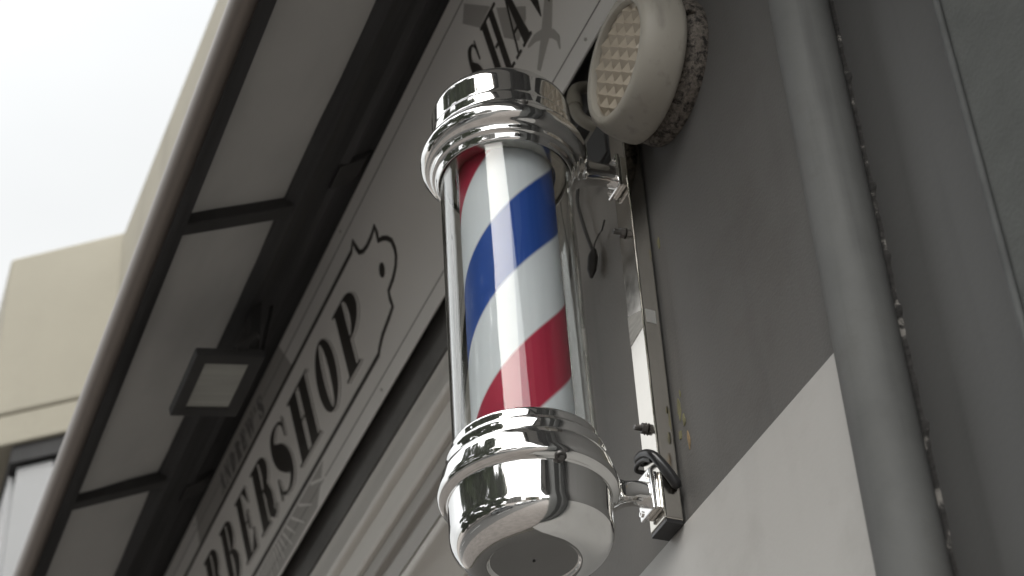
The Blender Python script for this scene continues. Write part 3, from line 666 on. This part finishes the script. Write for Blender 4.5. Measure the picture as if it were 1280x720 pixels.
# ------------------------------------------------------------------ across the street: trees and parked cars that the chrome mirrors
def leaf_crown(name, rad, hgt, n, seed, parent, base):
    rnd_ = random.Random(seed); bm = bmnew()
    cl = []
    for k in range(60):
        t = rnd_.random(); a = rnd_.uniform(0, 6.283); rr = rad*math.sqrt(rnd_.random())*math.sin(math.pi*(.18+.74*t))**.45
        cl.append((Vector((rr*math.cos(a), rr*math.sin(a), base+hgt*t)), rad*rnd_.uniform(.28,.46)))
    for k in range(n):
        c, r_ = rnd_.choice(cl); d = Vector((rnd_.gauss(0,1), rnd_.gauss(0,1), rnd_.gauss(0,.8))).normalized()*r_*rnd_.uniform(.55,1.05)
        p_ = c+d; s_ = rnd_.uniform(.16,.32)*(1 if rad > 2 else .5)
        u = Vector((rnd_.gauss(0,1), rnd_.gauss(0,1), rnd_.gauss(0,1))).normalized(); v_ = u.orthogonal().normalized()
        bm.faces.new([bm.verts.new(p_+q_) for q_ in (u*s_, v_*s_*.5, -u*s_, -v_*s_*.5)])
    me = bpy.data.meshes.new(name); bm.to_mesh(me); bm.free(); me.materials.append(M['leaf'])
    return link(bpy.data.objects.new(name, me), parent)
def tree(x, y, h_, rad, seed, label, base):
    t = empty('street_tree', (x, y, 0), label, 'tree', 'street trees mirrored in the chrome')
    tr = obj('trunk', tube(bmnew(), smoothpath([(0,0,-.05),(.04,.02,base*.5),(-.05,.03,base+.3),(.05,0,base+h_*.5)],4), [.20-.011*k for k in range(13)], 10), M['bark'], t, smooth=60, world=False)
    for a in (.5, 2.4, 4.3):
        obj('limb', tube(bmnew(), [(0,0,base),(.5*rad*math.cos(a),.5*rad*math.sin(a),base+h_*.3),(.75*rad*math.cos(a),.75*rad*math.sin(a),base+h_*.5)], [.09,.06,.03], 8), M['bark'], t, smooth=60, world=False)
    leaf_crown('crown', rad, h_, 16000 if h_ > 5 else 5000, seed, t, base)
tree(-7.6, -9.4, 14.5, 2.3, 6, 'tall dark tree across the street, leftmost in the chrome reflection', 1.0)
tree(-4.1, -9.8, 15.5, 2.4, 1, 'tall tree across the street, second from the left in the chrome reflection', 1.0)
tree(-.5, -9.4, 15.0, 2.4, 2, 'broad dark tree straight across the street, third in the chrome reflection', 1.0)
tree(3.1, -9.8, 13.5, 2.2, 3, 'leafy tree across the street nearest the bright gap of sky', 1.0)
tree(22, -7.5, 3.2, 1.8, 4, 'small round tree far down the street in the lower cap reflection', 1.7)
tree(27, 1.5, 3.0, 1.6, 5, 'small round tree beyond the parked cars in the lower cap reflection', 1.7)

def make_car(name, loc, rz, paint, label):
    c = empty(name, loc, label, 'car', 'parked cars mirrored in the chrome', rz)
    side = [(-2.1,.35),(-2.15,.65),(-2.05,.88),(-1.5,.95),(-.95,1.38),(-.4,1.48),(.5,1.46),(1.0,1.25),(1.35,.98),(1.95,.86),(2.15,.68),(2.12,.35)]
    bm = bmnew(); sec = []
    for y, sh in ((-.84,.94),(-.80,1),(.80,1),(.84,.94)):
        sec.append([bm.verts.new((x*(1 if sh == 1 else .99), y*(1 if z < .97 else .86), .35+(z-.35)*(1 if sh == 1 else .97))) for x, z in side])
    for a, b in zip(sec, sec[1:]):
        for k in range(len(side)): bm.faces.new((a[k], a[(k+1) % len(side)], b[(k+1) % len(side)], b[k]))
    bm.faces.new(sec[0]); bm.faces.new(sec[-1])
    obj('body', bm, paint, c, smooth=30, world=False)
    for s_ in (-1, 1):
        bm = bmnew(); pts_ = [(-1.35,1.0),(-.92,1.32),(-.38,1.41),(.45,1.39),(.90,1.22),(1.18,1.0)]
        a = [bm.verts.new((x, s_*(.842 if z < 1.05 else .74), z)) for x, z in pts_]; b = [bm.verts.new((x, s_*.66, z)) for x, z in pts_]
        for k in range(6): bm.faces.new((a[k], a[(k+1) % 6], b[(k+1) % 6], b[k]))
        bm.faces.new(a); obj('side_window', bm, M['carglass'], c, world=False)
    obj('windscreen', (lambda b: (b.faces.new([b.verts.new(p_) for p_ in ((1.37,-.66,.985),(1.37,.66,.985),(1.01,.62,1.262),(1.01,-.62,1.262))]), b)[1])(bmnew()), M['carglass'], c, world=False)
    for x in (-1.35, 1.35):
        for s_ in (-1, 1):
            bm = bmnew(); lathe(bm, [(0,-.1),(.2,-.1),(.31,-.09),(.32,-.05),(.32,.05),(.31,.09),(.2,.1),(0,.1)], 24, (x, s_*.78, .32), 'Y'); obj('wheel', bm, M['tyre'], c, smooth=40, world=False)
cp = [mat('car_paint_a', (.62,.62,.62), .25, coat=1), mat('car_paint_b', (.03,.035,.045), .25, coat=1), mat('car_paint_c', (.30,.31,.32), .25, .5, coat=1)]
make_car('parked_car', (7.5, -5.4, -.1), 0, cp[0], 'white car parked across the street, nearest in the lower cap reflection')
make_car('parked_car', (12.8, -5.4, -.1), R(2), cp[1], 'black car parked behind the white one in the lower cap reflection')
make_car('parked_car', (18.2, -5.4, -.1), 0, cp[2], 'silver car parked farthest down the street in the lower cap reflection')
make_car('parked_car', (1.8, -5.5, -.1), R(180), cp[2], 'silver car parked directly across the street in the lower cap reflection')

# low blocks at the end of the street, seen only as small detail along the horizon in the chrome
def block(x, y, w_, d, h_, m, label):
    b = empty('street_building', (x, y, -.1), label, 'building', 'buildings mirrored in the chrome')
    obj('wall', boxbm(x-d/2, x+d/2, y-w_/2, y+w_/2, -.1, h_), m, b)
    obj('roof', boxbm(x-d/2-.3, x+d/2+.3, y-w_/2-.3, y+w_/2+.3, h_+.002, h_+.35), M['mould_dark'], b)
    for k in range(int(w_//3)):
        for z in [1.2+3.1*q_ for q_ in range(int(h_//3.1))]:
            yy = y-w_/2+1+3*k
            f = obj('window', boxbm(x-d/2-.06, x-d/2-.003, yy, yy+1.3, z, z+1.5), M['carglass'], b)
block(46, -17, 14, 8, 9.5, mat('ochre_render', (.34,.29,.23), .85, noise_s=1, noise_amt=.1), 'ochre block at the end of the street in the lower cap reflection')
block(58, -2, 12, 8, 7, mat('pale_render', (.45,.45,.43), .85, noise_s=1, noise_amt=.1), 'pale low block at the far end of the shop side in the lower cap reflection')
block(30, -31, 15, 8, 12.5, mat('grey_brick', (.20,.19,.18), .85, noise_s=3, noise_amt=.2), 'tall grey block behind the far pavement in the lower cap reflection')
